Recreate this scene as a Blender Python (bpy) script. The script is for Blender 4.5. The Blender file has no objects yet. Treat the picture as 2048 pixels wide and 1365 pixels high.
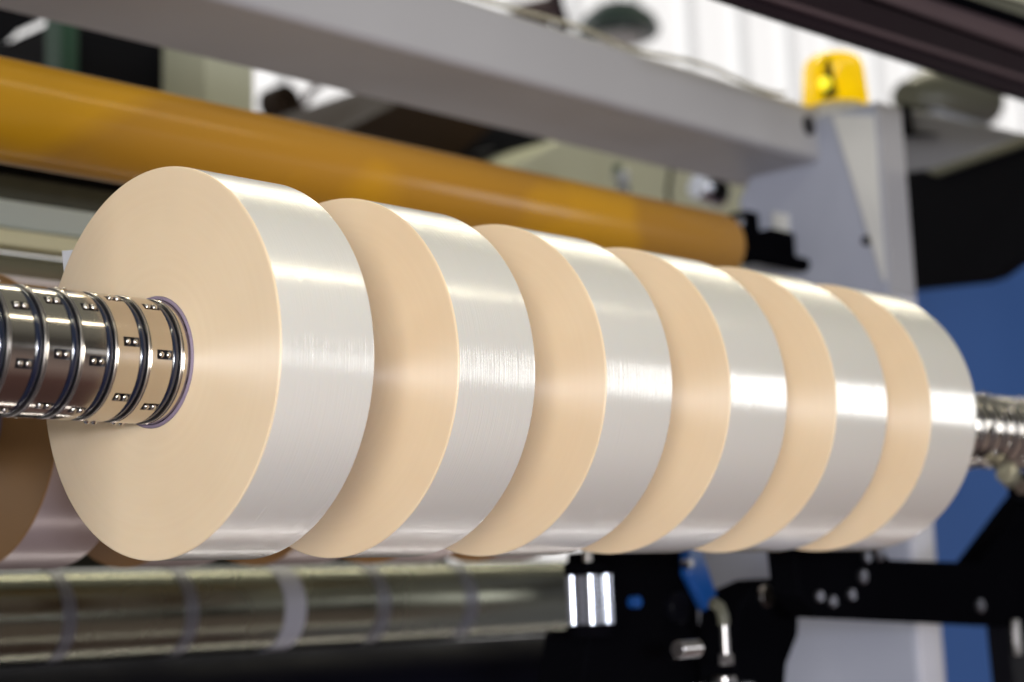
import bpy, bmesh, math, random
from mathutils import Vector, Matrix
random.seed(7)
S = bpy.context.scene
COL = S.collection

# ------------------------------------------------------------------ camera
CAM = Vector((-0.64424, -0.88972, -0.15484))
YAW, PIT, ROL, FPX = 0.82687, 0.14597, -0.04352, 3578.16
W0, H0 = 2048.0, 1365.0
fw = Vector((math.sin(YAW)*math.cos(PIT), math.cos(YAW)*math.cos(PIT), math.sin(PIT)))
r0 = fw.cross(Vector((0, 0, 1))).normalized(); u0 = r0.cross(fw)
rt = r0*math.cos(ROL) + u0*math.sin(ROL); up = -r0*math.sin(ROL) + u0*math.cos(ROL)
cd = bpy.data.cameras.new('camera'); cam = bpy.data.objects.new('camera', cd); COL.objects.link(cam)
M = Matrix((rt, up, -fw)).transposed().to_4x4(); M.translation = CAM
cam.matrix_world = M
cd.sensor_width = 36; cd.lens = FPX/W0*36
cd.clip_start = 0.02; cd.clip_end = 200
cd.dof.use_dof = True; cd.dof.focus_distance = 1.12; cd.dof.aperture_fstop = 4.8
S.camera = cam

def ray(px, py): return fw + rt*((px-W0/2)/FPX) - up*((py-H0/2)/FPX)
def aty(px, py, y): d = ray(px, py); return CAM + d*((y-CAM.y)/d.y)
def atx(px, py, x): d = ray(px, py); return CAM + d*((x-CAM.x)/d.x)
def atz(px, py, z): d = ray(px, py); return CAM + d*((z-CAM.z)/d.z)

# ------------------------------------------------------------------ world, lamps, exposure
S.view_settings.view_transform = 'Standard'; S.view_settings.look = 'None'
S.view_settings.exposure = 0.15; S.view_settings.gamma = 1
w = bpy.data.worlds.new('World'); S.world = w; w.use_nodes = True
nt = w.node_tree; bg = nt.nodes['Background']
tc = nt.nodes.new('ShaderNodeTexCoord'); sx = nt.nodes.new('ShaderNodeSeparateXYZ')
mr = nt.nodes.new('ShaderNodeMapRange'); mr.inputs[1].default_value = -1; mr.inputs[2].default_value = 1
cr = nt.nodes.new('ShaderNodeValToRGB')
nt.links.new(tc.outputs['Generated'], sx.inputs[0]); nt.links.new(sx.outputs['Z'], mr.inputs[0])
nt.links.new(mr.outputs[0], cr.inputs[0]); nt.links.new(cr.outputs[0], bg.inputs[0])
el = cr.color_ramp.elements
el[0].position = 0.0; el[0].color = (.12, .07, .065, 1)
el[1].position = 1.0; el[1].color = (.45, .45, .38, 1)
for p_, c_ in ((.15, (.20, .11, .10, 1)), (.27, (.52, .40, .37, 1)), (.38, (.42, .34, .32, 1)), (.5, (.11, .10, .10, 1)), (.61, (.15, .145, .13, 1)), (.72, (.36, .36, .32, 1)), (.82, (.46, .46, .40, 1))):
    e = el.new(p_); e.color = c_
bg.inputs[1].default_value = 0.43

def area(name, loc, target, sxx, syy, power, col):
    l = bpy.data.lights.new(name, 'AREA'); l.shape = 'RECTANGLE'; l.size = sxx; l.size_y = syy
    l.energy = power; l.color = col
    o = bpy.data.objects.new(name, l); COL.objects.link(o); o.location = loc
    o.rotation_euler = (Vector(target)-Vector(loc)).to_track_quat('-Z', 'Y').to_euler()
    return o
def tube_light(name, x0, x1, y, z, wid, power, col, ty=0, tz=0):
    l = bpy.data.lights.new(name, 'AREA'); l.shape = 'RECTANGLE'; l.size = x1-x0; l.size_y = wid
    l.energy = power; l.color = col
    o = bpy.data.objects.new(name, l); COL.objects.link(o)
    d = Vector((0, ty-y, tz-z)).normalized(); X = Vector((1, 0, 0)); Z = -d; Y = Z.cross(X)
    m = Matrix((X, Y, Z)).transposed().to_4x4(); m.translation = ((x0+x1)/2, y, z); o.matrix_world = m
    return o
tube_light('lamp_tube_far', -1.0, 9.0, 2.1, 3.5, 0.10, 95, (1, .93, .70))
tube_light('lamp_tube_near', -2.5, 3.6, -2.5, 3.0, 0.10, 40, (1, .93, .70))
area('lamp_doorway', (5.4, -3.0, 0.4), (0.5, 0, 0), 1.25, 1.3, 26, (.95, .97, 1))
area('lamp_doorway_dim', (3.6, -4.0, 0.0), (0.2, 0, 0), 1.8, 0.6, 3, (.9, .94, 1))
area('lamp_side', (-1.5, -2.4, -0.10), (0.2, 0, 0), 0.35, 0.22, 40, (.80, .85, 1))
tube_light('streak_fill_rear', -0.5, 2.0, .88, -.66, .02, 1.6, (1, .95, .9), ty=0, tz=-.1)  # added unseen strip, gives the low streaks on the rolls
tube_light('streak_fill_front', 0.2, 2.4, .30, -.72, .015, 1.2, (1, .97, .95), ty=0, tz=-.1)  # second added strip below, for more low streaks
area('lamp_aisle', (-2.55, -2.3, -0.12), (0.3, 0.0, 0), 1.0, 1.1, 78, (1, .96, .88))

# ------------------------------------------------------------------ materials
def mat(name, col, rough=.5, metal=0, spec=.5, aniso=0, bump=None, var=0, vscale=8, coat=0, sss=None, emit=None, alpha=None, trans=0, coords='Object', crough=.1):
    m = bpy.data.materials.new(name); m.use_nodes = True; n = m.node_tree; b = n.nodes['Principled BSDF']
    b.inputs['Base Color'].default_value = (*col, 1); b.inputs['Roughness'].default_value = rough
    b.inputs['Metallic'].default_value = metal; b.inputs['Specular IOR Level'].default_value = spec
    b.inputs['Anisotropic'].default_value = aniso; b.inputs['Coat Weight'].default_value = coat
    b.inputs['Coat Roughness'].default_value = crough
    b.inputs['Transmission Weight'].default_value = trans
    if sss:
        b.inputs['Subsurface Weight'].default_value = sss[0]; b.inputs['Subsurface Radius'].default_value = sss[1]; b.inputs['Subsurface Scale'].default_value = sss[2]
    if emit:
        b.inputs['Emission Color'].default_value = (*emit[0], 1); b.inputs['Emission Strength'].default_value = emit[1]
    t = n.nodes.new('ShaderNodeTexCoord')
    if var:
        no = n.nodes.new('ShaderNodeTexNoise'); no.inputs['Scale'].default_value = vscale; no.inputs['Detail'].default_value = 5
        n.links.new(t.outputs[coords], no.inputs['Vector'])
        mx = n.nodes.new('ShaderNodeMix'); mx.data_type = 'RGBA'
        mx.inputs[6].default_value = (*[c*(1-var) for c in col], 1); mx.inputs[7].default_value = (*[min(1, c*(1+var)) for c in col], 1)
        n.links.new(no.outputs['Fac'], mx.inputs[0]); n.links.new(mx.outputs[2], b.inputs['Base Color'])
        mr = n.nodes.new('ShaderNodeMapRange'); mr.inputs[1].default_value = .3; mr.inputs[2].default_value = .7
        mr.inputs[3].default_value = max(.02, rough*.8); mr.inputs[4].default_value = min(1, rough*1.25)
        n.links.new(no.outputs['Fac'], mr.inputs[0]); n.links.new(mr.outputs[0], b.inputs['Roughness'])
    if bump:
        sc, strength, dist = bump
        mp = n.nodes.new('ShaderNodeMapping'); mp.inputs['Scale'].default_value = sc
        no = n.nodes.new('ShaderNodeTexNoise'); no.inputs['Scale'].default_value = 1; no.inputs['Detail'].default_value = 3
        bp = n.nodes.new('ShaderNodeBump'); bp.inputs['Strength'].default_value = strength; bp.inputs['Distance'].default_value = dist
        n.links.new(t.outputs[coords], mp.inputs[0]); n.links.new(mp.outputs[0], no.inputs['Vector'])
        n.links.new(no.outputs['Fac'], bp.inputs['Height']); n.links.new(bp.outputs[0], b.inputs['Normal'])
    return m

def radial_tangent(m, aniso, rot=0):
    n = m.node_tree; b = n.nodes['Principled BSDF']
    tg = n.nodes.new('ShaderNodeTangent'); tg.direction_type = 'RADIAL'; tg.axis = 'X'
    n.links.new(tg.outputs[0], b.inputs['Tangent']); b.inputs['Anisotropic'].default_value = aniso; b.inputs['Anisotropic Rotation'].default_value = rot

# the wound edges of the film: amber, waxy, with fine concentric layers
m_side = mat('wound_film_edge', (.72, .56, .40), rough=.52, spec=1.0, sss=(.14, (.9, .55, .3), .008))
radial_tangent(m_side, .98, .25)
n = m_side.node_tree; b = n.nodes['Principled BSDF']
t = n.nodes.new('ShaderNodeTexCoord'); sp = n.nodes.new('ShaderNodeSeparateXYZ'); n.links.new(t.outputs['Object'], sp.inputs[0])
cb = n.nodes.new('ShaderNodeCombineXYZ'); n.links.new(sp.outputs[1], cb.inputs[1]); n.links.new(sp.outputs[2], cb.inputs[2])
ln = n.nodes.new('ShaderNodeVectorMath'); ln.operation = 'LENGTH'; n.links.new(cb.outputs[0], ln.inputs[0])
no = n.nodes.new('ShaderNodeTexNoise'); no.noise_dimensions = '1D'; no.inputs['Scale'].default_value = 260; no.inputs['Detail'].default_value = 6
n.links.new(ln.outputs['Value'], no.inputs['W'])
no2 = n.nodes.new('ShaderNodeTexNoise'); no2.inputs['Scale'].default_value = 14; no2.inputs['Detail'].default_value = 2; n.links.new(t.outputs['Object'], no2.inputs['Vector'])
ad = n.nodes.new('ShaderNodeMath'); ad.operation = 'MULTIPLY_ADD'; ad.inputs[1].default_value = .3; n.links.new(no.outputs['Fac'], ad.inputs[0]); n.links.new(no2.outputs['Fac'], ad.inputs[2])
rp = n.nodes.new('ShaderNodeValToRGB'); rp.color_ramp.elements[0].position = .45; rp.color_ramp.elements[0].color = (.75, .585, .395, 1)
rp.color_ramp.elements[1].position = .9; rp.color_ramp.elements[1].color = (.79, .63, .435, 1)
n.links.new(ad.outputs[0], rp.inputs[0]); n.links.new(rp.outputs[0], b.inputs['Base Color'])
bp = n.nodes.new('ShaderNodeBump'); bp.inputs['Strength'].default_value = .03; bp.inputs['Distance'].default_value = .0003
n.links.new(no.outputs['Fac'], bp.inputs['Height']); n.links.new(bp.outputs[0], b.inputs['Normal'])

m_film = mat('clear_film_surface', (.85, .815, .75), rough=.19, metal=.29, spec=.5, coat=.25, crough=.10,
             bump=((1000, 16, 16), .34, .0006), sss=(.15, (.9, .6, .35), .01))
m_film2 = mat('film_tail', (.8, .8, .82), rough=.3, coat=.3)
m_core = mat('purple_grey_core', (.21, .165, .23), rough=.6, var=.25, vscale=120)
m_chrome = mat('turned_steel', (.58, .53, .47), rough=.13, metal=1, bump=((2200, 6, 6), .05, .0002))
m_flange = mat('bright_flange', (.42, .40, .39), rough=.28, metal=1)
m_ball = mat('ball_steel', (.6, .57, .55), rough=.06, metal=1)
m_dark = mat('pocket_dark', (.01, .008, .012), rough=.5)
m_bolt = mat('oily_bolt', (.22, .22, .25), rough=.4, metal=1)
m_seal = mat('blue_black_seal', (.006, .010, .026), rough=.16, spec=.7, coat=.6)
m_spindle = mat('spindle_steel', (.35, .33, .33), rough=.3, metal=1)
m_steelblue = mat('zinc_steel', (.6, .63, .72), rough=.25, metal=.9, var=.1, vscale=30)
m_grey = mat('lavender_grey_paint', (.34, .36, .445), rough=.45, var=.05, vscale=5)
m_beam = mat('warm_grey_paint', (.40, .395, .42), rough=.42, var=.05, vscale=5)
m_light = mat('light_grey_paint', (.58, .58, .57), rough=.5, var=.05, vscale=6)
m_black = mat('black_paint', (.0025, .0025, .0035), spec=.0, rough=.6, var=.3, vscale=12)
m_blackg = mat('black_gloss', (.003, .003, .005), spec=.08, rough=.4, var=.3, vscale=10)
m_maroon = mat('dark_maroon_paint', (.012, .006, .009), spec=.08, rough=.5, var=.3, vscale=6)
m_mauve = mat('mauve_grey_metal', (.07, .045, .052), spec=.2, rough=.5, var=.15, vscale=6)
m_olive = mat('olive_metal', (.10, .10, .072), rough=.35, var=.2, vscale=6)
m_blue = mat('blue_panel', (.035, .125, .42), rough=.5, var=.08, vscale=3)
m_bluep = mat('blue_plastic', (.01, .07, .28), rough=.35)
m_white = mat('lit_edge_white', (.62, .62, .70), rough=.5, var=.05)
m_cream = mat('cream_paint', (.55, .56, .43), rough=.5, var=.06, vscale=4)
m_green = mat('green_post', (.005, .05, .024), rough=.5)
m_brown = mat('dark_brown_duct', (.022, .012, .006), spec=.15, rough=.7, var=.3, vscale=5)
m_mach = mat('machine_black', (.007, .007, .009), rough=.8, spec=.1)
m_wall = mat('glowing_wall_panel', (.8, .8, .8), rough=.7, emit=((1, .99, .98), .75))  # emission stands in for strong light falling on the wall
m_rib = mat('wall_rib', (.6, .6, .6), rough=.7, emit=((1, 1, 1), .45))  # ribs glow more weakly, also in place of light
m_reflect = mat('polished_roller', (.22, .22, .17), rough=.24, metal=1, var=.12, vscale=7)
m_rubber = mat('dark_rubber', (.003, .003, .007), spec=.02, rough=.5, var=.3, vscale=9)
m_lens = mat('amber_lens', (.9, .6, .0), rough=.12, trans=.35, emit=((1, .74, 0), .32))
m_bulb = mat('beacon_bulb', (.9, .8, .1), rough=.2, emit=((1, .85, .02), .9))
m_yel = mat('olive_drum', (.34, .33, .25), rough=.3, metal=.6, var=.1, vscale=4)
m_gg = mat('grey_green_paint', (.52, .56, .48), rough=.5, var=.05)
m_gdark = mat('dark_olive_paint', (.06, .058, .045), spec=.08, rough=.8, var=.25, vscale=60)

m_side2 = mat('shaded_film_edge', (.36, .19, .07), rough=.5, spec=.3, var=.08, vscale=12)  # darker rear copy of the film edge, shade put into its colour
m_film3 = mat('shaded_film_surface', (.50, .40, .38), rough=.25, metal=.2)  # rear film surface, darkened in colour for the shade there
# orange roller covering, with worn translucent patches
m_orange = mat('orange_roller_cover', (.52, .24, .008), rough=.55, spec=.35, coat=.3, crough=.16)
n = m_orange.node_tree; b = n.nodes['Principled BSDF']; t = n.nodes.new('ShaderNodeTexCoord')
mp = n.nodes.new('ShaderNodeMapping'); mp.inputs['Scale'].default_value = (3.2, 5, 5); n.links.new(t.outputs['Object'], mp.inputs[0])
no = n.nodes.new('ShaderNodeTexNoise'); no.inputs['Scale'].default_value = 1.3; no.inputs['Detail'].default_value = 1.5; n.links.new(mp.outputs[0], no.inputs['Vector'])
rp = n.nodes.new('ShaderNodeValToRGB'); rp.color_ramp.elements[0].position = .47; rp.color_ramp.elements[0].color = (.56, .27, .001, 1)
rp.color_ramp.elements[1].position = .55; rp.color_ramp.elements[1].color = (.42, .195, .010, 1)
n.links.new(no.outputs['Fac'], rp.inputs[0]); n.links.new(rp.outputs[0], b.inputs['Base Color'])

# ------------------------------------------------------------------ mesh helpers
class MB:
    def __init__(s): s.v = []; s.f = []; s.mi = []; s.sm = []
    def add(s, v, f, mi=0, smooth=False):
        o = len(s.v); s.v += [Vector(a) for a in v]; s.f += [[i+o for i in q] for q in f]
        s.mi += [mi]*len(f); s.sm += [smooth]*len(f)
    def box(s, a, b_, mi=0):
        x0, y0, z0 = a; x1, y1, z1 = b_
        s.add([(x0,y0,z0),(x1,y0,z0),(x1,y1,z0),(x0,y1,z0),(x0,y0,z1),(x1,y0,z1),(x1,y1,z1),(x0,y1,z1)],
              [(0,3,2,1),(4,5,6,7),(0,1,5,4),(1,2,6,5),(2,3,7,6),(3,0,4,7)], mi)
    def prism(s, pts, ext, mi=0):
        n_ = len(pts); e = Vector(ext); P = [Vector(p_) for p_ in pts]
        s.add(P+[q+e for q in P], [tuple(range(n_-1, -1, -1)), tuple(range(n_, 2*n_))]+[(i, (i+1) % n_, (i+1) % n_+n_, i+n_) for i in range(n_)], mi)
    def lathe(s, prof, o=(0, 0, 0), axis=(1, 0, 0), seg=64, mi=0, closed=False, mis=None, smooth=True):
        # prof: list of (distance along axis, radius)
        ax = Vector(axis).normalized(); a1 = ax.orthogonal().normalized()
        if abs(ax.x) > .999: a1 = Vector((0, 1, 0))
        a2 = ax.cross(a1); o = Vector(o); V = []
        for (x, r) in prof:
            for k in range(seg):
                t_ = 2*math.pi*k/seg; V.append(o+ax*x+(a1*math.cos(t_)+a2*math.sin(t_))*r)
        N = len(prof); rng = N if closed else N-1; base = len(s.v)
        s.v += V
        for i in range(rng):
            j = (i+1) % N
            for k in range(seg):
                l = (k+1) % seg
                s.f.append([base+i*seg+k, base+j*seg+k, base+j*seg+l, base+i*seg+l]); s.mi.append(mis[i] if mis else mi); s.sm.append(smooth)
        if not closed:
            if prof[0][1] > 1e-6: s.f.append([base+k for k in range(seg)]); s.mi.append(mis[0] if mis else mi); s.sm.append(False)
            if prof[-1][1] > 1e-6: s.f.append([base+(N-1)*seg+k for k in range(seg-1, -1, -1)]); s.mi.append(mis[-1] if mis else mi); s.sm.append(False)
    def cyl(s, a, b_, r, seg=32, mi=0, bev=0):
        a = Vector(a); b_ = Vector(b_); L = (b_-a).length; v = min(bev or r*.06, L*.2)
        s.lathe([(0, r-v), (v, r), (L-v, r), (L, r-v)], a, b_-a, seg, mi)
    def tube(s, pts, r, seg=10, mi=0):
        P = [Vector(q) for q in pts]; base = len(s.v)
        pn = None
        for i, q in enumerate(P):
            d = (P[min(i+1, len(P)-1)]-P[max(i-1, 0)]).normalized()
            a1 = d.orthogonal().normalized() if pn is None else (pn-d*pn.dot(d)).normalized(); pn = a1; a2 = d.cross(a1)
            for k in range(seg):
                t_ = 2*math.pi*k/seg; s.v.append(q+(a1*math.cos(t_)+a2*math.sin(t_))*r)
        for i in range(len(P)-1):
            for k in range(seg):
                l = (k+1) % seg; s.f.append([base+i*seg+k, base+i*seg+l, base+(i+1)*seg+l, base+(i+1)*seg+k]); s.mi.append(mi); s.sm.append(True)
        for e_, rev in ((0, True), (len(P)-1, False)):
            q = [base+e_*seg+k for k in range(seg)]; s.f.append(q[::-1] if rev else q); s.mi.append(mi); s.sm.append(False)
    def sphere(s, c, r, seg=12, mi=0):
        pr = [(-r*math.cos(math.pi*i/seg), max(1e-7, r*math.sin(math.pi*i/seg))) for i in range(seg+1)]
        s.lathe(pr, c, (0, 0, 1), seg*2, mi)
    def build(s, name, mats, parent=None, bevel=0, origin=None):
        me = bpy.data.meshes.new(name); o = bpy.data.objects.new(name, me); COL.objects.link(o)
        off = Vector(parent.location) if parent is not None and origin is None else (Vector(origin) if origin is not None else None)
        if parent is not None and parent.parent is not None: off = parent.get('base') and Vector(parent['base']) or Vector(parent.parent.location)
        if off is None:
            xs = [v.x for v in s.v]; ys = [v.y for v in s.v]; zs = [v.z for v in s.v]
            off = Vector(((min(xs)+max(xs))/2, (min(ys)+max(ys))/2, min(zs)))
            o.location = off
        me.from_pydata([v-off for v in s.v], [], s.f)
        for m_ in (mats if isinstance(mats, (list, tuple)) else [mats]): me.materials.append(m_)
        for p_, k, q in zip(me.polygons, s.mi, s.sm): p_.material_index = k; p_.use_smooth = q
        bm = bmesh.new(); bm.from_mesh(me); bmesh.ops.recalc_face_normals(bm, faces=bm.faces); bm.to_mesh(me); bm.free()
        if parent is not None: o.parent = parent
        if bevel:
            md = o.modifiers.new('bevel', 'BEVEL'); md.width = bevel; md.segments = 2; md.limit_method = 'ANGLE'; md.angle_limit = math.radians(40)
        try: me.set_sharp_from_angle(angle=math.radians(38))
        except Exception: pass
        return o
def tag(o, label=None, cat=None, group=None, kind=None):
    if label: o['label'] = label
    if cat: o['category'] = cat
    if group: o['group'] = group
    if kind: o['kind'] = kind
    return o
def thing(name, loc, label, cat, group=None):
    e = bpy.data.objects.new(name, None); COL.objects.link(e); e.location = loc; e.empty_display_size = .02
    return tag(e, label, cat, group)
def copy_tree(o, parent=None):
    c = o.copy(); COL.objects.link(c); c.parent = parent
    for ch in list(o.children): copy_tree(ch, c)
    return c

# ------------------------------------------------------------------ setting: the bright wall far behind
mb = MB(); mb.box((-6, 9, -2), (34, 9.2, 12))
k = -6
tag(mb.build('wall', m_wall), 'bright white far wall seen over the machine', 'wall', kind='structure')
mb = MB()
while k < 34:
    mb.box((k, 8.93, -2), (k+.12, 8.998, 12)); k += .85
tag(mb.build('wall_ribs', m_rib), kind='structure')
for o in [o for o in COL.objects if o.name == 'wall']:
    del o['category']; del o['label']

# ------------------------------------------------------------------ machine frame (right hand side plate)
XF = 1.42
def P(px, py): return atx(px, py, XF)
# top at v~215, right edge px 1760..1870
fr = thing('machine_frame', (XF, .5, -.8), 'tall lavender grey side frame plate that the long beam bolts onto', 'machine frame')
yr = atx(1765, 400, XF).y; ztop = atx(1700, 215, XF).z
yl = atx(1478, 420, XF).y
mb = MB(); mb.prism([(XF, yr, -1.1), (XF, yr, ztop), (XF, atx(1640, 235, XF).y, ztop), (XF, atx(1500, 350, XF).y, P(1500, 350).z), (XF, yl, P(1500, 395).z), (XF, yl, P(1500, 900).z), (XF, P(1300, 1000).y, P(1300, 1000).z), (XF, P(1300, 1000).y, -1.1)], (.06, 0, 0))
mb.build('side_plate', m_grey, fr, bevel=.004)
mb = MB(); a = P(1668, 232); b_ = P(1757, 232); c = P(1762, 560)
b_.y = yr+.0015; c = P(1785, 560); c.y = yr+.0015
mb.prism([a, b_, c, Vector((XF, yr+.006, c.z))], (-.006, 0, 0)); mb.build('pale_wedge', m_light, fr, bevel=.001)  # thin pale triangular plate on the side plate
mb = MB(); mb.box((-.27, -.11, -1.1), (-.21, 1.0, ztop)); mb.build('side_plate', m_grey, fr, bevel=.004)  # added unseen left plate, shaped to shade the rear rolls
mb = MB(); q = P(1735, 482); mb.cyl(q-Vector((.005, 0, 0)), q+Vector((.004, 0, 0)), .0065, 20); mb.build('bolt', m_black, fr)
zc = P(1815, 585).z
mb = MB(); mb.box((XF+.003, yr-.006, -1.1), (XF+.057, yr-.0005, zc)); mb.build('edge_strip', m_white, fr)  # whiter strip paints the light on the plate's lower front edge
mb = MB(); mb.box((XF+.001, yr-.005, zc+.002), (XF+.059, yr-.0005, ztop-.002)); mb.build('edge_strip', m_beam, fr)
# raised light pad by the roller bearing
mb = MB(); mb.prism([P(1552, 425), P(1580, 430), P(1582, 520), P(1552, 520)], (-.01, 0, 0)); mb.build('bearing_pad', m_light, fr, bevel=.002)

# long grey beam
YB = .42
A = aty(700, 71, YB); zb = A.z; zt = aty(1500, 172, YB).z
yb2 = atz(800, 214, zb).y
xe = aty(1668, 300, YB).x
bm_ = thing('cross_beam', ((xe-.6)/2, YB, zb), 'long grey box beam crossing above the orange roller', 'beam')
mb = MB(); mb.box((-.7, YB, zb), (xe, yb2, zt)); mb.build('box_section', m_beam, bm_, bevel=.008)
mb = MB(); q = aty(1617, 252, YB); mb.cyl(q-Vector((0, .002, 0)), q+Vector((0, .001, 0)), .014, 24); mb.build('bolt_hole', m_dark, bm_)
# thin cable on the top of the beam
pts = []
for i in range(40):
    x = .1+i*(xe-.2)/39; pts.append((x, YB+.012+.004*math.sin(i*.9), zt+.006+.007*abs(math.sin(i*.33))))
mb = MB(); mb.tube(pts, .0028); tag(mb.build('cable', mat('pale_cable', (.4, .37, .28), rough=.5)), 'thin pale cable lying along the top of the grey beam', 'cable')

# amber beacon on the frame top
q = atx(1674, 215, XF+.03); bz = ztop
bq = aty(1673, 222, yr+.10); 
dx = XF+.04; c0 = atx(1672, 216, dx); r_ = (atx(1612, 190, dx)-atx(1732, 190, dx)).length/2*.93; hh = abs(atx(1672, 108, dx).z-c0.z)
be = thing('warning_beacon', c0, 'amber yellow rotating warning beacon on top of the grey frame', 'beacon')
mb = MB(); mb.lathe([(0, r_*.98), (hh*.1, r_), (hh*.7, r_*.93), (hh*.86, r_*.86), (hh*.95, r_*.68), (hh, r_*.35), (hh*1.01, .0001)], c0, (0, 0, 1), 40); mb.build('lens', m_lens, be)
mb = MB(); mb.sphere(c0+Vector((-r_*1.0, -r_*.3, hh*.3)), r_*.2); mb.build('bulb', m_bulb, be)
mb = MB(); mb.cyl(c0-Vector((0, 0, .02)), c0+Vector((0, 0, .004)), r_*.85, 40); mb.build('base', m_light, be)
mb = MB(); cc = c0+Vector((-r_*.93, -r_*.42, 0)); mb.prism([cc+Vector((0, -.012, .002)), cc+Vector((0, .016, .002)), cc+Vector((0, .003, hh*.75)), cc+Vector((0, -.003, hh*.75))], (-.002, 0, 0)); mb.build('reflector', mat('reflector_brown', (.12, .08, 0), rough=.4), be)  # narrow wedge in one dark brown tone

# orange roller
YO = .45
zt_, zb_ = aty(0, 111, YO-.01).z, aty(0, 310, YO-.02).z
RO = (zt_-zb_)/2*1.0; zo = (zt_+zb_)/2
xo = .5
for i in range(400):   # right end from its silhouette
    x = .9+i*.002
    best = max((CAM_ := 0) or ((Vector((x, YO+RO*math.cos(t_), zo+RO*math.sin(t_)))-CAM).dot(rt)/(Vector((x, YO+RO*math.cos(t_), zo+RO*math.sin(t_)))-CAM).dot(fw)*FPX+W0/2) for t_ in [j*.1 for j in range(63)])
    if best > 1500: xo = x; break
ro = thing('orange_roller', ((xo-.5)/2, YO, zo), 'long orange covered roller under the grey beam', 'roller')
mb = MB(); mb.lathe([(-.7, RO*.9), (-.69, RO), (xo-.014, RO), (xo-.008, RO-.002), (xo-.003, RO-.007), (xo, RO-.015)], (0, YO, zo), (1, 0, 0), 96); mb.build('cover', m_orange, ro)
mb = MB(); mb.cyl((xo, YO, zo), (XF-.01, YO, zo), RO*.22, 24); mb.build('journal', m_black, ro)
br = thing('bearing_block', (XF-.03, YO, zo), 'black bearing block holding the right end of the orange roller', 'bearing')
def bx_at(mb, px0, py0, px1, py1, x0, x1, mi=0):
    a, b_ = atx(px0, py0, x0), atx(px1, py1, x0); mb.box((x0, min(a.y, b_.y), min(a.z, b_.z)), (x1, max(a.y, b_.y), max(a.z, b_.z)), mi)
mb = MB(); bx_at(mb, 1495, 465, 1548, 512, XF-.06, XF-.004); mb.build('housing', m_black, br, bevel=.004)
mb = MB(); bx_at(mb, 1455, 428, 1500, 520, XF-.05, XF-.02); mb.build('clamp', m_black, br, bevel=.003)
mb = MB(); q = atx(1478, 445, XF-.052); mb.cyl(q, q+Vector((.01, 0, 0)), .008, 16); mb.build('bolt', m_steelblue, br)

# ------------------------------------------------------------------ winding shaft
AX = 7
def make_ring(parent_loc, name='friction_ring'):
    """one chrome friction ring (x 0..0.0161) with 7 ball pockets cut through it, a seal and a flange after it"""
    L = .0157; px0, px1 = .0042, .0150; R_ = .038; seg_per = 16; half = math.radians(4.3)
    angs = []
    for k in range(AX):
        c = 2*math.pi*k/AX
        angs += [(c-half, True), (c, True)]
        rest = 2*math.pi/AX-2*half
        for j in range(seg_per): angs.append((c+half+rest*j/seg_per, False))
    xs = [0, .0006, px0, px1, L-.0005, L]; rr = [R_-.0006, R_, R_, R_, R_, R_-.0006]
    mb = MB(); V = [(x, r*math.cos(a), r*math.sin(a)) for x, r in zip(xs, rr) for (a, _) in angs]; n_ = len(angs); F = []
    for i in range(len(xs)-1):
        for k in range(n_):
            if i == 2 and angs[k][1]: continue
            F.append((i*n_+k, i*n_+(k+1) % n_, (i+1)*n_+(k+1) % n_, (i+1)*n_+k))
    mb.add(V, F, 0, True)
    o = mb.build(name, [m_chrome, m_dark], parent_loc)
    md = o.modifiers.new('thick', 'SOLIDIFY'); md.thickness = .0028; md.offset = -1; md.material_offset_rim = 1
    o.modifiers.new('edges', 'EDGE_SPLIT').split_angle = math.radians(35)
    return o
def ball_mesh():
    mb = MB(); mb.sphere((0, 0, 0), .0020, 10); return mb
shaft = thing('winding_shaft', (0, 0, 0), 'polished steel winding shaft with ball rings carrying the six front film rolls', 'shaft')
mb = MB(); mb.lathe([(-.26, .034), (-.259, .0345), (XF-.01, .0345), (XF, .034)], (0, 0, 0), (1, 0, 0), 64); mb.build('spindle', m_dark, shaft)
for i, (a_, b__) in enumerate([(.062+.1425*k, .157+.1425*k) for k in range(5)]):
    mb = MB(); mb.lathe([(a_, .0345), (a_+.0005, .0376), (b__-.0005, .0376), (b__, .0345)], (0, 0, 0), (1, 0, 0), 64); mb.build('spacer_sleeve', m_spindle, shaft)
PITCH = .02315
ring0 = make_ring(shaft)
ring0.location = (0, 0, 0)
bmesh_ball = None
for k in range(AX):
    for dxx in (.0070, .0121):
        a = 2*math.pi*k/AX
        if bmesh_ball is None:
            mb = ball_mesh(); o = mb.build('ball', m_ball, None, origin=(0, 0, 0)); bmesh_ball = o
        else:
            o = bmesh_ball.copy(); COL.objects.link(o)
        o.parent = ring0; o.location = (dxx, .0377*math.cos(a), .0377*math.sin(a))
mb = MB(); mb.lathe([(.0001, .0345), (.0003, .0355), (.0014, .0366), (.0026, .0371), (.0040, .0369), (.0052, .0360), (.0054, .0345)], (0, 0, 0), (1, 0, 0), 72)
seal0 = mb.build('seal', m_seal, shaft)
mb = MB(); mb.lathe([(0, .0345), (.0002, .0377), (.0005, .0380), (.0011, .0380), (.0014, .0377), (.0015, .0345)], (0, 0, 0), (1, 0, 0), 96)
flange0 = mb.build('flange', m_flange, shaft)
ends = [-.0131, -.0362, -.0590, -.0822, -.1055, -.1288, -.1520, -.1752]
offs = [182.5, 173.5, 193, 189.5, 200, 186, 178, 195]
first = True
def put_unit(e, off):
    global first
    if first: rg, se, fl = ring0, seal0, flange0; first = False
    else: rg, se, fl = copy_tree(ring0, shaft), copy_tree(seal0, shaft), copy_tree(flange0, shaft)
    rg.location = (e-.0157, 0, 0); rg.rotation_euler = (math.radians(off), 0, 0)
    se.location = (e+.0003, 0, 0); fl.location = (e+.0058, 0, 0)
for e, off in zip(ends, offs): put_unit(e, off)
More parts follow.
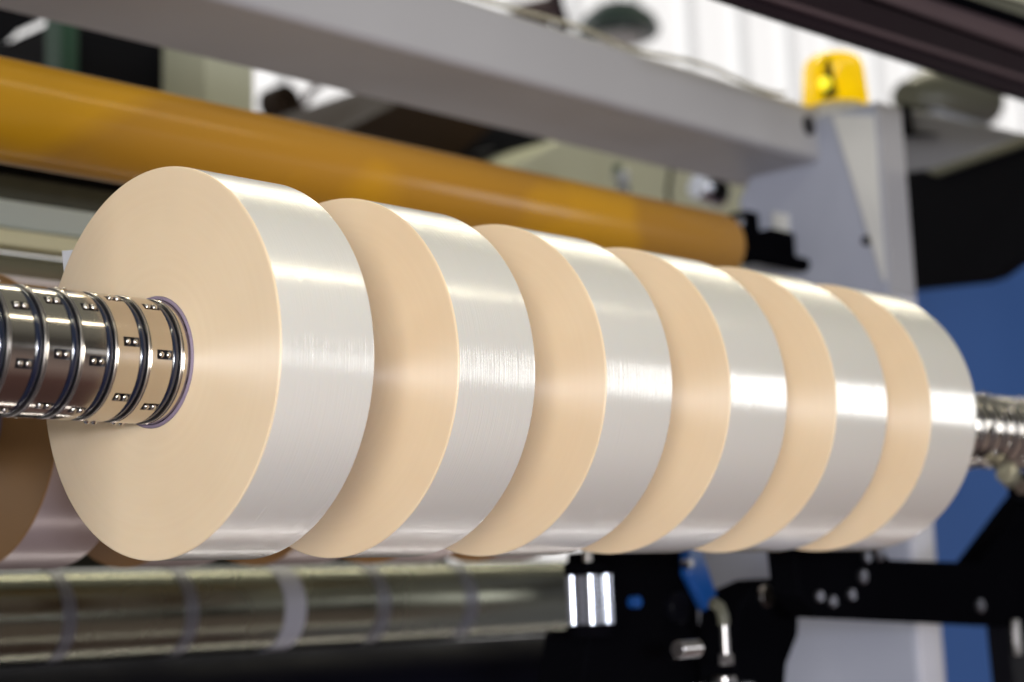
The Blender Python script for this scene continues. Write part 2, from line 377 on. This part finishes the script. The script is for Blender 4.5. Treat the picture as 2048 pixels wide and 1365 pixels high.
put_unit(.0101, 205)
e = .818
i = 0
while e < 1.12:
    put_unit(e, 180+37*i % 51); e += PITCH; i += 1
mb = MB(); mb.lathe([(e-.02, .0345), (e-.0195, .0376), (XF-.02, .0376), (XF-.0195, .0345)], (0, 0, 0), (1, 0, 0), 64); mb.build('spacer_sleeve', m_spindle, shaft)

# ------------------------------------------------------------------ film rolls
RW = .0727
def make_roll():
    root = thing('film_roll', (0, 0, 0), '', 'film roll')
    prof = []
    ri, ro_, w_ = .0404, .12, RW
    prof = [(0.0, ri)]
    for k in range(1, 9): prof.append((0, ri+(ro_-.0014-ri)*k/8))
    prof.append((0, ro_-.0012))
    nface = len(prof)-1
    for k in range(1, 5):
        a = k/5*math.pi/2; prof.append((.0012*(1-math.cos(a))*.6, ro_-.0012+.0012*math.sin(a)))
    i0 = len(prof)
    prof += [(.0012, ro_), (.0016, ro_), (.003, ro_), (w_*.5, ro_), (w_-.003, ro_), (w_-.0016, ro_), (w_-.0012, ro_)]
    i1 = len(prof)-1
    for k in range(1, 5):
        a = k/5*math.pi/2; prof.append((w_-.0012+.0012*math.sin(a)*.6, ro_-.0012+.0012*math.cos(a)))
    prof.append((w_, ro_-.0012))
    for k in range(8, -1, -1): prof.append((w_, ri+(ro_-.0014-ri)*k/8))
    N = len(prof); mis = [1 if i0 <= i < i1 else 0 for i in range(N)]
    mb = MB(); mb.lathe(prof, (0, 0, 0), (1, 0, 0), 192, closed=True, mis=mis)
    mb.build('film_winding', [m_side, m_film], root)
    mb = MB(); mb.lathe([(-.0010, .0383), (-.0013, .0387), (-.0013, .0397), (-.0006, .0403), (w_+.0006, .0403), (w_+.0013, .0393), (w_+.0006, .0383)], (0, 0, 0), (1, 0, 0), 96, closed=True)
    mb.build('core', m_core, root)
    return root
fx = [(0, .0725), (.1426, .0719), (.2847, .0738), (.4273, .0745), (.5691, .0775), (.7165, .0800)]
labs = ['large film roll at the left front, whole amber face showing around the ball shaft',
        'second front film roll from the left, directly behind the one with the whole face showing',
        'third front film roll from the left on the ball ringed shaft',
        'fourth front film roll from the left, third from the blue panel side',
        'fifth front film roll, next to the last one before the blue panel',
        'last front film roll at the right end before the bare shaft and blue panel']
roll0 = make_roll(); G = 'film rolls on the front shaft'
for i, (x, wd) in enumerate(fx):
    r = roll0 if i == 0 else copy_tree(roll0)
    r.location = (x, 0, 0); k_ = (1, .9985, 1.001, .9975, 1.0, .999)[i]; r.scale = (wd/RW, k_, k_); r.rotation_euler = (i*1.1, 0, 0)
    tag(r, labs[i], 'film roll', G)
# loose end of film on the first roll
mb = MB(); pts = []
for k in range(8):
    a = math.radians(0+k*3.0); 
q0 = atx(127, 502, .02); q1 = atx(131, 560, .02); cy = -.0
yo, zo2 = q0.y, q0.z
mb.prism([atx(124, 502, .015), atx(150, 500, .015), atx(140, 560, .015), atx(128, 548, .015)], (.03, .001, 0))
o = mb.build('film_tail', m_film2, roll0); o['label'] = 'small white loose end of film'
# rear shaft
YR, ZR = .40, 0.010
rs = copy_tree(roll0)
for ch in list(rs.children):
    if ch.name.startswith('film_tail'): bpy.data.objects.remove(ch)
rlabs = ['dark brown shaded film roll on the rear shaft at the lower left edge',
         'second rear film roll, a sliver under the largest front roll', 'third rear film roll, half seen under the gap after the largest front roll',
         'fourth rear film roll, behind the gap between the third and fourth front rolls', 'fifth rear film roll, behind the gap between the fourth and fifth front rolls']
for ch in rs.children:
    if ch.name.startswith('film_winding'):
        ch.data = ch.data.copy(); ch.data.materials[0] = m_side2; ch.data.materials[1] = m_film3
for i in range(5):
    r = rs if i == 0 else copy_tree(rs)
    r.location = (.115+.1425*i, YR, ZR); r.scale = (1, 1, 1); r.rotation_euler = (2+i, 0, 0)
    tag(r, rlabs[i], 'film roll', 'film rolls on the rear shaft')
s2 = thing('rear_winding_shaft', (.3, YR, ZR), 'dark steel shaft through the rear film rolls at the lower left', 'shaft')
mb = MB(); mb.lathe([(-.25, .034), (-.249, .036), (XF-.006, .036), (XF-.005, .034)], (0, YR, ZR), (1, 0, 0), 48); mb.build('spindle', m_spindle, s2)
for k in range(9):
    x = .09-.0235*k; mb = MB(); mb.lathe([(x, .036), (x+.0005, .038), (x+.0155, .038), (x+.016, .036)], (0, YR, ZR), (1, 0, 0), 48); mb.build('friction_ring', m_chrome, s2)

# ------------------------------------------------------------------ lower rollers
YL = .72
z1 = aty(0, 1144, YL).z; z0 = aty(0, 1332, YL).z; rl = (z1-z0)/2*1.03; zl = (z0+z1)/2; xr_ = aty(1140, 1190, YL).x
lr = thing('lay_on_roller', ((xr_-.3)/2, YL, zl), 'polished metal roller running under the film rolls', 'roller')
mb = MB(); mb.lathe([(-.2, rl-.002), (-.198, rl), (xr_-.002, rl), (xr_, rl-.002)], (0, YL, zl), (1, 0, 0), 96); mb.build('roller_shell', m_reflect, lr)
mb = MB(); mb.cyl((xr_, YL, zl), (xr_+.1, YL, zl), rl*.3, 24); mb.build('journal', m_spindle, lr)
def reflection_ring(px, wpx, m_):  # thin rings paint the rolls' reflections onto the roller
    a = aty(px-wpx/2, 1240, YL-rl).x; b_ = aty(px+wpx/2, 1240, YL-rl).x
    mb = MB(); mb.lathe([(a, rl-.001), (a, rl+.0008), (b_, rl+.0008), (b_, rl-.001)], (0, YL, zl), (1, 0, 0), 96); mb.build('reflection_band', m_, lr)
reflection_ring(592, 42, mat('pale_reflection', (.30, .30, .34), rough=.35))
mt = mat('grey_reflection', (.15, .15, .165), rough=.35, metal=.6)
for px in (140, 385, 770, 945): reflection_ring(px, 27, mt)
z2 = aty(0, 1336, YL-.02).z; rb = .08; z2 += .012
z2 = aty(0, 1336, YL+.10).z
db = thing('dark_roller', (.2, YL+.10, z2-rb), 'near black rubber roller along the bottom edge of the picture', 'roller')
xd = aty(1395, 1290, YL+.06).x
mb = MB(); mb.lathe([(-.35, rb-.002), (-.348, rb), (xd-.006, rb), (xd, rb-.006)], (0, YL+.10, z2-rb), (1, 0, 0), 80); mb.build('roller_cover', m_rubber, db)
mb = MB(); mb.cyl((xd, YL+.10, z2-rb*.9), (xd+.12, YL+.10, z2-rb*.9), .012, 24); mb.build('journal', m_steelblue, db)

# pneumatic cylinder
YP = .22
def bxy(mb, px0, py0, px1, py1, y, dy, mi=0):
    a, b_ = aty(px0, py0, y), aty(px1, py1, y); mb.box((min(a.x, b_.x), y, min(a.z, b_.z)), (max(a.x, b_.x), y+dy, max(a.z, b_.z)), mi)
a = aty(1182, 1250, YP); b_ = aty(1182, 1150, YP); rp_ = abs((aty(1228, 1200, YP)-aty(1137, 1200, YP)).dot(rt))/2
pc = thing('air_cylinder', a, 'small silver ribbed air cylinder with a thin rod under the fourth front roll', 'air cylinder')
mb = MB()
for k in range(4):
    for j in (0,):
        ang = math.pi/4+k*math.pi/2; c = Vector((a.x+math.cos(ang)*rp_*.72, YP+math.sin(ang)*rp_*.72, a.z)); mb.cyl(c, c+Vector((0, 0, b_.z-a.z)), rp_*.28, 16)
mb.cyl(a, (a.x, a.y, b_.z), rp_*.75, 32)
mb.build('barrel', m_steelblue, pc)
mb = MB(); mb.cyl((a.x, YP, b_.z), (a.x, YP, b_.z+.012), rp_*1.02, 32); mb.build('end_cap', m_black, pc)
mb = MB(); mb.cyl((a.x, YP, b_.z+.01), (a.x, YP, b_.z+.06), rp_*.2, 20); mb.build('piston_rod', m_flange, pc)
mb = MB(); mb.cyl((a.x, YP, a.z-.012), a, rp_*1.02, 32); mb.build('end_cap', m_black, pc)

# black swing arm beside it, with blue lever and fittings
YK = .26
ar = thing('swing_arm', aty(1310, 1300, YK), 'black cast swing arm block below the fourth and fifth front rolls', 'bracket')
mb = MB(); mb.prism([aty(*q, YK) for q in ((1222, 1100), (1385, 1100), (1395, 1180), (1400, 1250), (1440, 1300), (1440, 1365), (1160, 1400), (1180, 1262), (1230, 1255))], (0, .06, 0)); mb.build('arm_plate', m_black, ar, bevel=.003)
mb = MB(); q = aty(1345, 1215, YK); mb.cyl(q-Vector((0, .012, 0)), q, .016, 24); mb.build('pivot_cap', m_blackg, ar)
mb = MB(); q = aty(1262, 1205, YK); mb.cyl(q-Vector((0, .010, 0)), q, .006, 24); mb.build('blue_fitting', m_bluep, ar)
mb = MB(); q = aty(1355, 1300, .14); mb.cyl(q, q+Vector((.03, 0, 0)), .008, 20); mb.build('nut', m_flange, ar)
lv = thing('lever', aty(1425, 1230, YK-.02), 'blue angled lever with a round pin in front of the grey frame', 'lever')
mb = MB(); mb.prism([aty(*q, YK-.02) for q in ((1377, 1090), (1402, 1090), (1440, 1205), (1438, 1232), (1415, 1222), (1378, 1150))], (0, .012, 0)); mb.build('handle', m_bluep, lv, bevel=.002)
mb = MB(); q = aty(1383, 1128, YK-.025); mb.cyl(q, q+Vector((0, .01, 0)), .0045, 20); mb.build('pin', m_flange, lv)
fi = thing('hose_fitting', aty(1453, 1340, YK-.03), 'bright silver hose fitting standing under the blue lever', 'fitting')
q = aty(1453, 1330, .15)
mb = MB(); mb.cyl(q, q+Vector((0, 0, .038)), .0042, 20); mb.build('stem', m_flange, fi)
mb = MB(); mb.cyl(q, q+Vector((0, 0, .010)), .0075, 6); mb.build('hex_nut', m_flange, fi)
mb = MB(); q2 = aty(1450, 1250, YK-.02); mb.tube([q+Vector((0, 0, .038)), q+Vector((-.001, .0, .046)), q+Vector((-.004, .001, .055)), q+Vector((-.012, .004, .060))], .006, 12); mb.build('elbow', m_olive, fi)
dd = thing('chrome_disc', aty(1450, 1365, .16), 'silver round disc cut off by the bottom edge near the hose fitting', 'disc')
q = aty(1450, 1378, .20); mb = MB(); mb.cyl(q-Vector((0, 0, .01)), q+Vector((0, 0, .006)), .030, 40); mb.build('plate', m_steelblue, dd)
mb = MB(); mb.cyl(q+Vector((0, 0, .006)), q+Vector((0, 0, .012)), .012, 30); mb.build('boss', m_flange, dd)

bk = thing('round_bracket', aty(1540, 1300, .2), 'black rounded bracket with one silver bolt standing left of the L shaped arm', 'bracket')
mb = MB(); pp = [aty(*q, .20) for q in ((1480, 1400), (1468, 1300), (1478, 1215), (1505, 1175), (1545, 1157), (1580, 1165), (1600, 1205), (1598, 1270), (1575, 1330), (1570, 1400))]
mb.prism(pp, (0, .05, 0)); mb.build('bracket_plate', m_black, bk, bevel=.004)
mb = MB(); q = aty(1527, 1193, .20); mb.cyl(q-Vector((0, .006, 0)), q, .011, 24); mb.build('bolt', m_spindle, bk)

# black L arm, lower right
YA = .12
la = thing('loader_arm', aty(1900, 1230, YA), 'black L shaped arm with silver bolts at the lower right', 'arm')
mb = MB(); mb.prism([aty(*q, YA) for q in ((1589, 1096), (1769, 1098), (1780, 1120), (1850, 1122), (1962, 1126), (2048, 1010), (2110, 930), (2160, 930), (2160, 1262), (2018, 1252), (1636, 1233), (1600, 1188))], (.0, .035, 0)); mb.build('arm_plate', m_black, la, bevel=.003)
mb = MB(); mb.prism([aty(*q, YA) for q in ((2018, 1252), (2075, 1256), (2100, 1460), (2040, 1460))], (0, .03, 0)); mb.build('leg', m_blackg, la, bevel=.002)
first_b = None
for (bx_, by_, rr_) in ((1722, 1154, .0075), (1635, 1193, .006), (1661, 1203, .006), (1699, 1190, .006), (1957, 1212, .0075), (1730, 1115, .006), (1755, 1110, .007)):
    q = aty(bx_, by_, YA); mb = MB(); mb.lathe([(0, rr_), (.004, rr_), (.005, rr_*.8), (.005, rr_*.45), (.003, rr_*.42)], q, (0, -1, 0), 20); mb.build('bolt', m_bolt, la)
mb = MB(); q = aty(2030, 1275, YA-.01); mb.box((q.x-.006, q.y-.004, q.z-.02), (q.x+.006, q.y, q.z+.02)); mb.build('clip', m_flange, la, bevel=.001)
# shaft clamp at right edge
sc = thing('shaft_chuck', aty(2030, 960, -.03), 'black knurled chuck with a pale sleeve just below the bare right shaft', 'chuck')
mb = MB(); q = aty(2012, 945, -.02); mb.cyl(q, q+Vector((.06, .01, -.02)), .011, 24); mb.build('sleeve', m_yel, sc)
mb = MB(); q = aty(2046, 975, -.03); mb.cyl(q, q+Vector((.03, 0, -.012)), .017, 28); mb.build('ring', m_black, sc)
mb = MB(); mb.cyl(q-Vector((.003, 0, 0)), q+Vector((.002, 0, 0)), .008, 20); mb.build('screw', m_spindle, sc)

# ------------------------------------------------------------------ right side: black cabinet, motor, blue panel
XB = 1.75
bc = thing('black_cabinet', atx(1930, 560, XB), 'large black angular cover hanging right of the grey frame', 'machine cover')
mb = MB(); mb.prism([atx(*q, XB) for q in ((1805, 345), (1880, 335), (2120, 262), (2200, 262), (2200, 400), (1995, 552), (1965, 562), (1818, 578), (1790, 578), (1790, 345))], (.035, 0, 0)); mb.build('cover', mat('cover_black', (.004, .004, .005), rough=.6, spec=.03, var=.3, vscale=5), bc, bevel=.004)
mb = MB(); mb.prism([atx(*q, XB-.01) for q in ((1850, 342), (2130, 245), (2130, 262), (1870, 352))], (.2, 0, 0)); mb.build('rim', m_olive, bc, bevel=.002)
hb = thing('grey_housing', atx(1880, 320, XB+.05), 'pale grey housing wedged between the frame top and the black cover', 'housing')
mb = MB(); mb.prism([atx(*q, XB+.02) for q in ((1790, 212), (1925, 242), (2070, 272), (2070, 290), (1870, 352), (1790, 352))], (.3, 0, 0)); mb.build('panel', mat('mid_grey_paint', (.17, .17, .19), rough=.5), hb, bevel=.004)  # panel in one even mid grey
mb = MB(); mb.prism([atx(*q, XB+.01) for q in ((1800, 205), (1812, 210), (1820, 262), (1870, 268), (1800, 272))], (.05, 0, 0)); mb.build('dark_edge', m_black, hb)
YM = 1.25
mo = thing('motor', aty(1890, 250, YM), 'dull olive grey motor with a domed cap behind the frame top', 'motor')
q0, q1 = aty(1812, 195, YM), aty(1965, 205, YM); rm = abs((aty(1880, 140, YM)-aty(1880, 250, YM)).z)/2
mb = MB(); d = (q1-q0); L = d.length; mb.lathe([(0, .001), (0.0, rm*.55), (L*.15, rm*.8), (L*.3, rm), (L*.9, rm), (L, rm*.85)], q0, d, 40); mb.build('motor_body', m_olive, mo)
mb = MB(); c = (q0+q1)/2; mb.box((c.x-.15, c.y-.06, c.z-rm-.12), (c.x+.12, c.y+.06, c.z-rm*.8)); mb.build('foot', m_grey, mo, bevel=.01)
YBl = 1.1
bp_ = MB(); q0, q1 = aty(1822, 1450, YBl), aty(2200, 300, YBl)
bl = thing('blue_panel', (q0.x+1, YBl, q0.z), 'tall plain blue machine panel at the right edge', 'panel')
bp_.box((q0.x, YBl, q0.z-.3), (q1.x+.6, YBl+.05, aty(1900, 330, YBl).z)); bp_.build('sheet', m_blue, bl, bevel=.004)

# ------------------------------------------------------------------ dark overhead beam, top right
YT = .1
ob = thing('overhead_beam', aty(1800, 60, YT), 'dark maroon overhead beam crossing the top right corner', 'beam')
def strip(pl, y, ext, name, m_, parent, bev=.002):
    mb = MB(); mb.prism([aty(*q, y) for q in pl], (0, ext, 0)); return mb.build(name, m_, parent, bevel=bev)
strip([(1425, -10), (1560, 36), (2250, 262), (2250, 180), (1560, -60), (1480, -60)], YT, .012, 'lower_rail', m_maroon, ob)
strip([(1470, -22), (2250, 226), (2250, 216), (1470, -32)], YT-.006, .006, 'rail_highlight', m_mauve, ob, .001)  # thin mauve strip paints a highlight along the rail
strip([(1500, -60), (2250, 208), (2250, 120), (1700, -80), (1560, -80)], YT+.006, .012, 'dark_channel', m_black, ob)
strip([(1680, -30), (2250, 172), (2250, 100), (1780, -60)], YT-.002, .008, 'mauve_rail', m_mauve, ob)
strip([(1810, -25), (2250, 122), (2250, 98), (1850, -35)], YT-.008, .006, 'groove', m_black, ob)
strip([(1850, -30), (2250, 98), (2250, 40), (1990, -60)], YT-.004, .008, 'upper_rail', m_olive, ob)
strip([(1960, -22), (2250, 62), (2250, 50), (1960, -32)], YT-.012, .006, 'trim', m_cream, ob)

# ------------------------------------------------------------------ things behind, upper left and middle
def slab(name, part, pl, y, ext, m_, label, cat, bev=.004):
    c = aty(*pl[0], y); t_ = thing(name, c, label, cat); mb = MB(); mb.prism([aty(*q, y) for q in pl], (0, ext, 0)); mb.build(part, m_, t_, bevel=bev); return t_
slab('black_machine', 'casing', [(158, 20), (412, 60), (412, 260), (158, 220)], 1.5, .4, m_mach, 'black machine casing between the green post and the cream column', 'machine')
slab('green_post', 'post', [(124, -20), (158, -20), (158, 260), (124, 260)], 1.45, .05, m_green, 'narrow dark green post at the upper left', 'post')
slab('cream_column', 'column', [(412, 40), (508, 60), (510, 300), (412, 300)], 1.35, .12, m_cream, 'pale cream column between the black casing and the bright wall', 'column')
slab('roof_truss', 'truss', [(-40, -40), (120, -40), (90, 40), (40, 62), (0, 100), (-40, 112)], 2.2, .1, m_mach, 'dark roof truss corner at the upper left edge', 'truss')
t_ = thing('wall_fan', aty(560, 230, 2.4), 'dark brown blurred fan in front of the bright wall', 'fan')
mb = MB(); q = aty(560, 208, 2.4); mb.lathe([(-.03, .03), (-.03, .045), (.03, .045), (.03, .03), (.0, .028)], q, (0, 1, 0), 24, closed=True); mb.build('shroud', m_brown, t_)
mb = MB(); mb.sphere(q, .028); mb.build('hub', m_brown, t_)
mb = MB(); mb.box((q.x-.02, q.y, q.z-.6), (q.x+.03, q.y+.04, q.z-.04)); mb.build('stand', m_brown, t_)
t_ = thing('hanging_pipe', aty(640, 190, 3), 'greyish pipe slanting across the bright wall opening', 'pipe')
mb = MB(); mb.tube([aty(585, 240, 3), aty(625, 180, 3), aty(650, 160, 3), aty(720, 130, 3)], .012, 12); mb.build('tube', m_mauve, t_)
dk = slab('dark_duct', 'duct', [(676, 266), (800, 205), (900, 120), (1250, 200), (1140, 284), (985, 345), (900, 345)], 1.4, .5, m_brown, 'dark brown slanting duct seen between beam and orange roller', 'duct')
mb = MB(); mb.prism([aty(*q, 1.395) for q in ((905, 322), (1010, 238), (1140, 280), (985, 345))], (0, .02, 0)); mb.build('louvre_panel', m_mach, dk)
mb = MB(); mb.prism([aty(*q, 1.39) for q in ((950, 305), (985, 296), (986, 299), (952, 308))], (0, .01, 0)); mb.build('chrome_latch', m_spindle, dk)
cp = slab('cream_cabinet', 'front_panel', [(985, 350), (1145, 270), (1560, 330), (1560, 560), (985, 420)], 1.2, .3, m_cream, 'cream cabinet behind the right end of the orange roller', 'cabinet')
vl = thing('valve', aty(1245, 360, 1.1), 'small silver and green valve in front of the cream cabinet', 'valve')
mb = MB(); q = aty(1245, 372, 1.1); mb.cyl(q-Vector((0, 0, .03)), q+Vector((0, 0, .012)), .012, 20); mb.cyl(q+Vector((-.02, 0, .015)), q+Vector((.012, 0, .02)), .008, 16); mb.build('valve_body', m_steelblue, vl)
mb = MB(); mb.cyl(q+Vector((-.012, 0, .02)), q+Vector((-.012, 0, .036)), .008, 16); mb.build('cap', m_green, vl)
cb_ = thing('hanging_cable', aty(1336, 330, 1.1), 'dark thin cable hanging in front of the cream cabinet', 'cable')
mb = MB(); mb.tube([aty(1336, 300, 1.1), aty(1342, 345, 1.1), aty(1336, 380, 1.1), aty(1340, 420, 1.1)], .004, 8); mb.build('wire', m_black, cb_)
gg = thing('pressure_gauge', aty(1420, 380, .95), 'silver gauge with a black face below the right end of the beam', 'gauge')
mb = MB(); q = aty(1395, 372, .95); mb.cyl(q, q+Vector((.06, -.005, -.008)), .024, 32); mb.build('gauge_body', m_steelblue, gg)
q = aty(1436, 378, .92); mb = MB(); mb.cyl(q, q+Vector((.02, .012, 0)), .019, 32); mb.build('face', m_mach, gg)
# above the beam
hl = thing('hanging_lamp', aty(1240, 60, 3.5), 'dark green shallow round lamp shade hanging before the white wall', 'lamp')
q = aty(1238, 72, 3.5); mb = MB(); mb.lathe([(-.0, .16), (.02, .17), (.07, .15), (.12, .09), (.14, .03), (.14, .001)], q, (0, 0, 1), 40); mb.build('shade', mat('dark_green_enamel', (.03, .055, .05), rough=.4), hl)
mb = MB(); mb.cyl(q-Vector((0, 0, .03)), q+Vector((0, 0, .001)), .09, 32); mb.build('diffuser', m_light, hl)
mb = MB(); mb.cyl(q+Vector((0, 0, .14)), q+Vector((0, 0, 1.2)), .005, 8); mb.build('cord', m_black, hl)
hp = thing('hanging_clutter', aty(1090, 20, 2.5), 'dark pipe bundle hanging above the grey beam', 'pipes')
mb = MB(); mb.tube([aty(1110, -80, 2.5), aty(1112, 0, 2.5), aty(1120, 30, 2.5), aty(1132, 90, 2.5)], .022, 12); mb.build('pipe', m_maroon, hp)
mb = MB(); mb.tube([aty(1010, 60, 2.5), aty(1040, 25, 2.5), aty(1080, 15, 2.5), aty(1120, 30, 2.5)], .018, 12); mb.build('pipe', m_mauve, hp)
mb = MB(); mb.prism([aty(*q, 2.55) for q in ((1040, 5), (1105, -10), (1110, 80), (1060, 60))], (0, .05, 0)); mb.build('junction_box', m_mauve, hp, bevel=.01)
# ------------------------------------------------------------------ left: bars and drum behind the first roll
def band(name, part, v0, v1, y, dy, m_, label, cat, r=0):
    a, b_ = aty(0, v0, y).z, aty(0, v1, y).z
    if r:
        rr_ = (a-b_)/2; t_ = thing(name, (0.2, y+rr_, b_), label, cat); mb = MB(); mb.lathe([(-.6, rr_*.98), (-.598, rr_), (1.3, rr_), (1.302, rr_*.98)], (0, y+rr_, (a+b_)/2), (1, 0, 0), 64); mb.build(part, m_, t_)
    else:
        t_ = thing(name, (0.2, y, b_), label, cat); mb = MB(); mb.box((-.6, y, b_), (XF-.02, y+dy, a)); mb.build(part, m_, t_, bevel=.002)
    return t_
band('gap_strip', 'plate', 290, 348, .62, .01, m_mach, 'black strip filling the dark gap under the orange roller at the left', 'plate')  # black strip stands in for the dark of the gap
band('perforated_plate', 'plate', 347, 396, .60, .02, m_gdark, 'dark olive perforated plate at the left edge', 'plate')
band('grey_green_rail', 'rail', 397, 452, .57, .04, m_gg, 'light grey green rail at the left edge', 'rail')
band('cream_rail', 'rail', 455, 488, .55, .03, mat('yellowish_cream', (.75, .70, .42), rough=.4), 'thin cream yellow rail at the left edge', 'rail')
band('olive_drum', 'drum', 489, 640, .56, .1, m_yel, 'olive metal drum behind the first film roll at the left edge', 'drum', r=1)
t_ = thing('lower_guard', (.6, 1.15, -1.0), 'dark olive guard panel glimpsed beneath the rear rolls', 'panel')
mb = MB(); mb.box((-.1, 1.15, -1.1), (XF-.02, 1.17, -.03)); mb.build('sheet', m_gdark, t_)
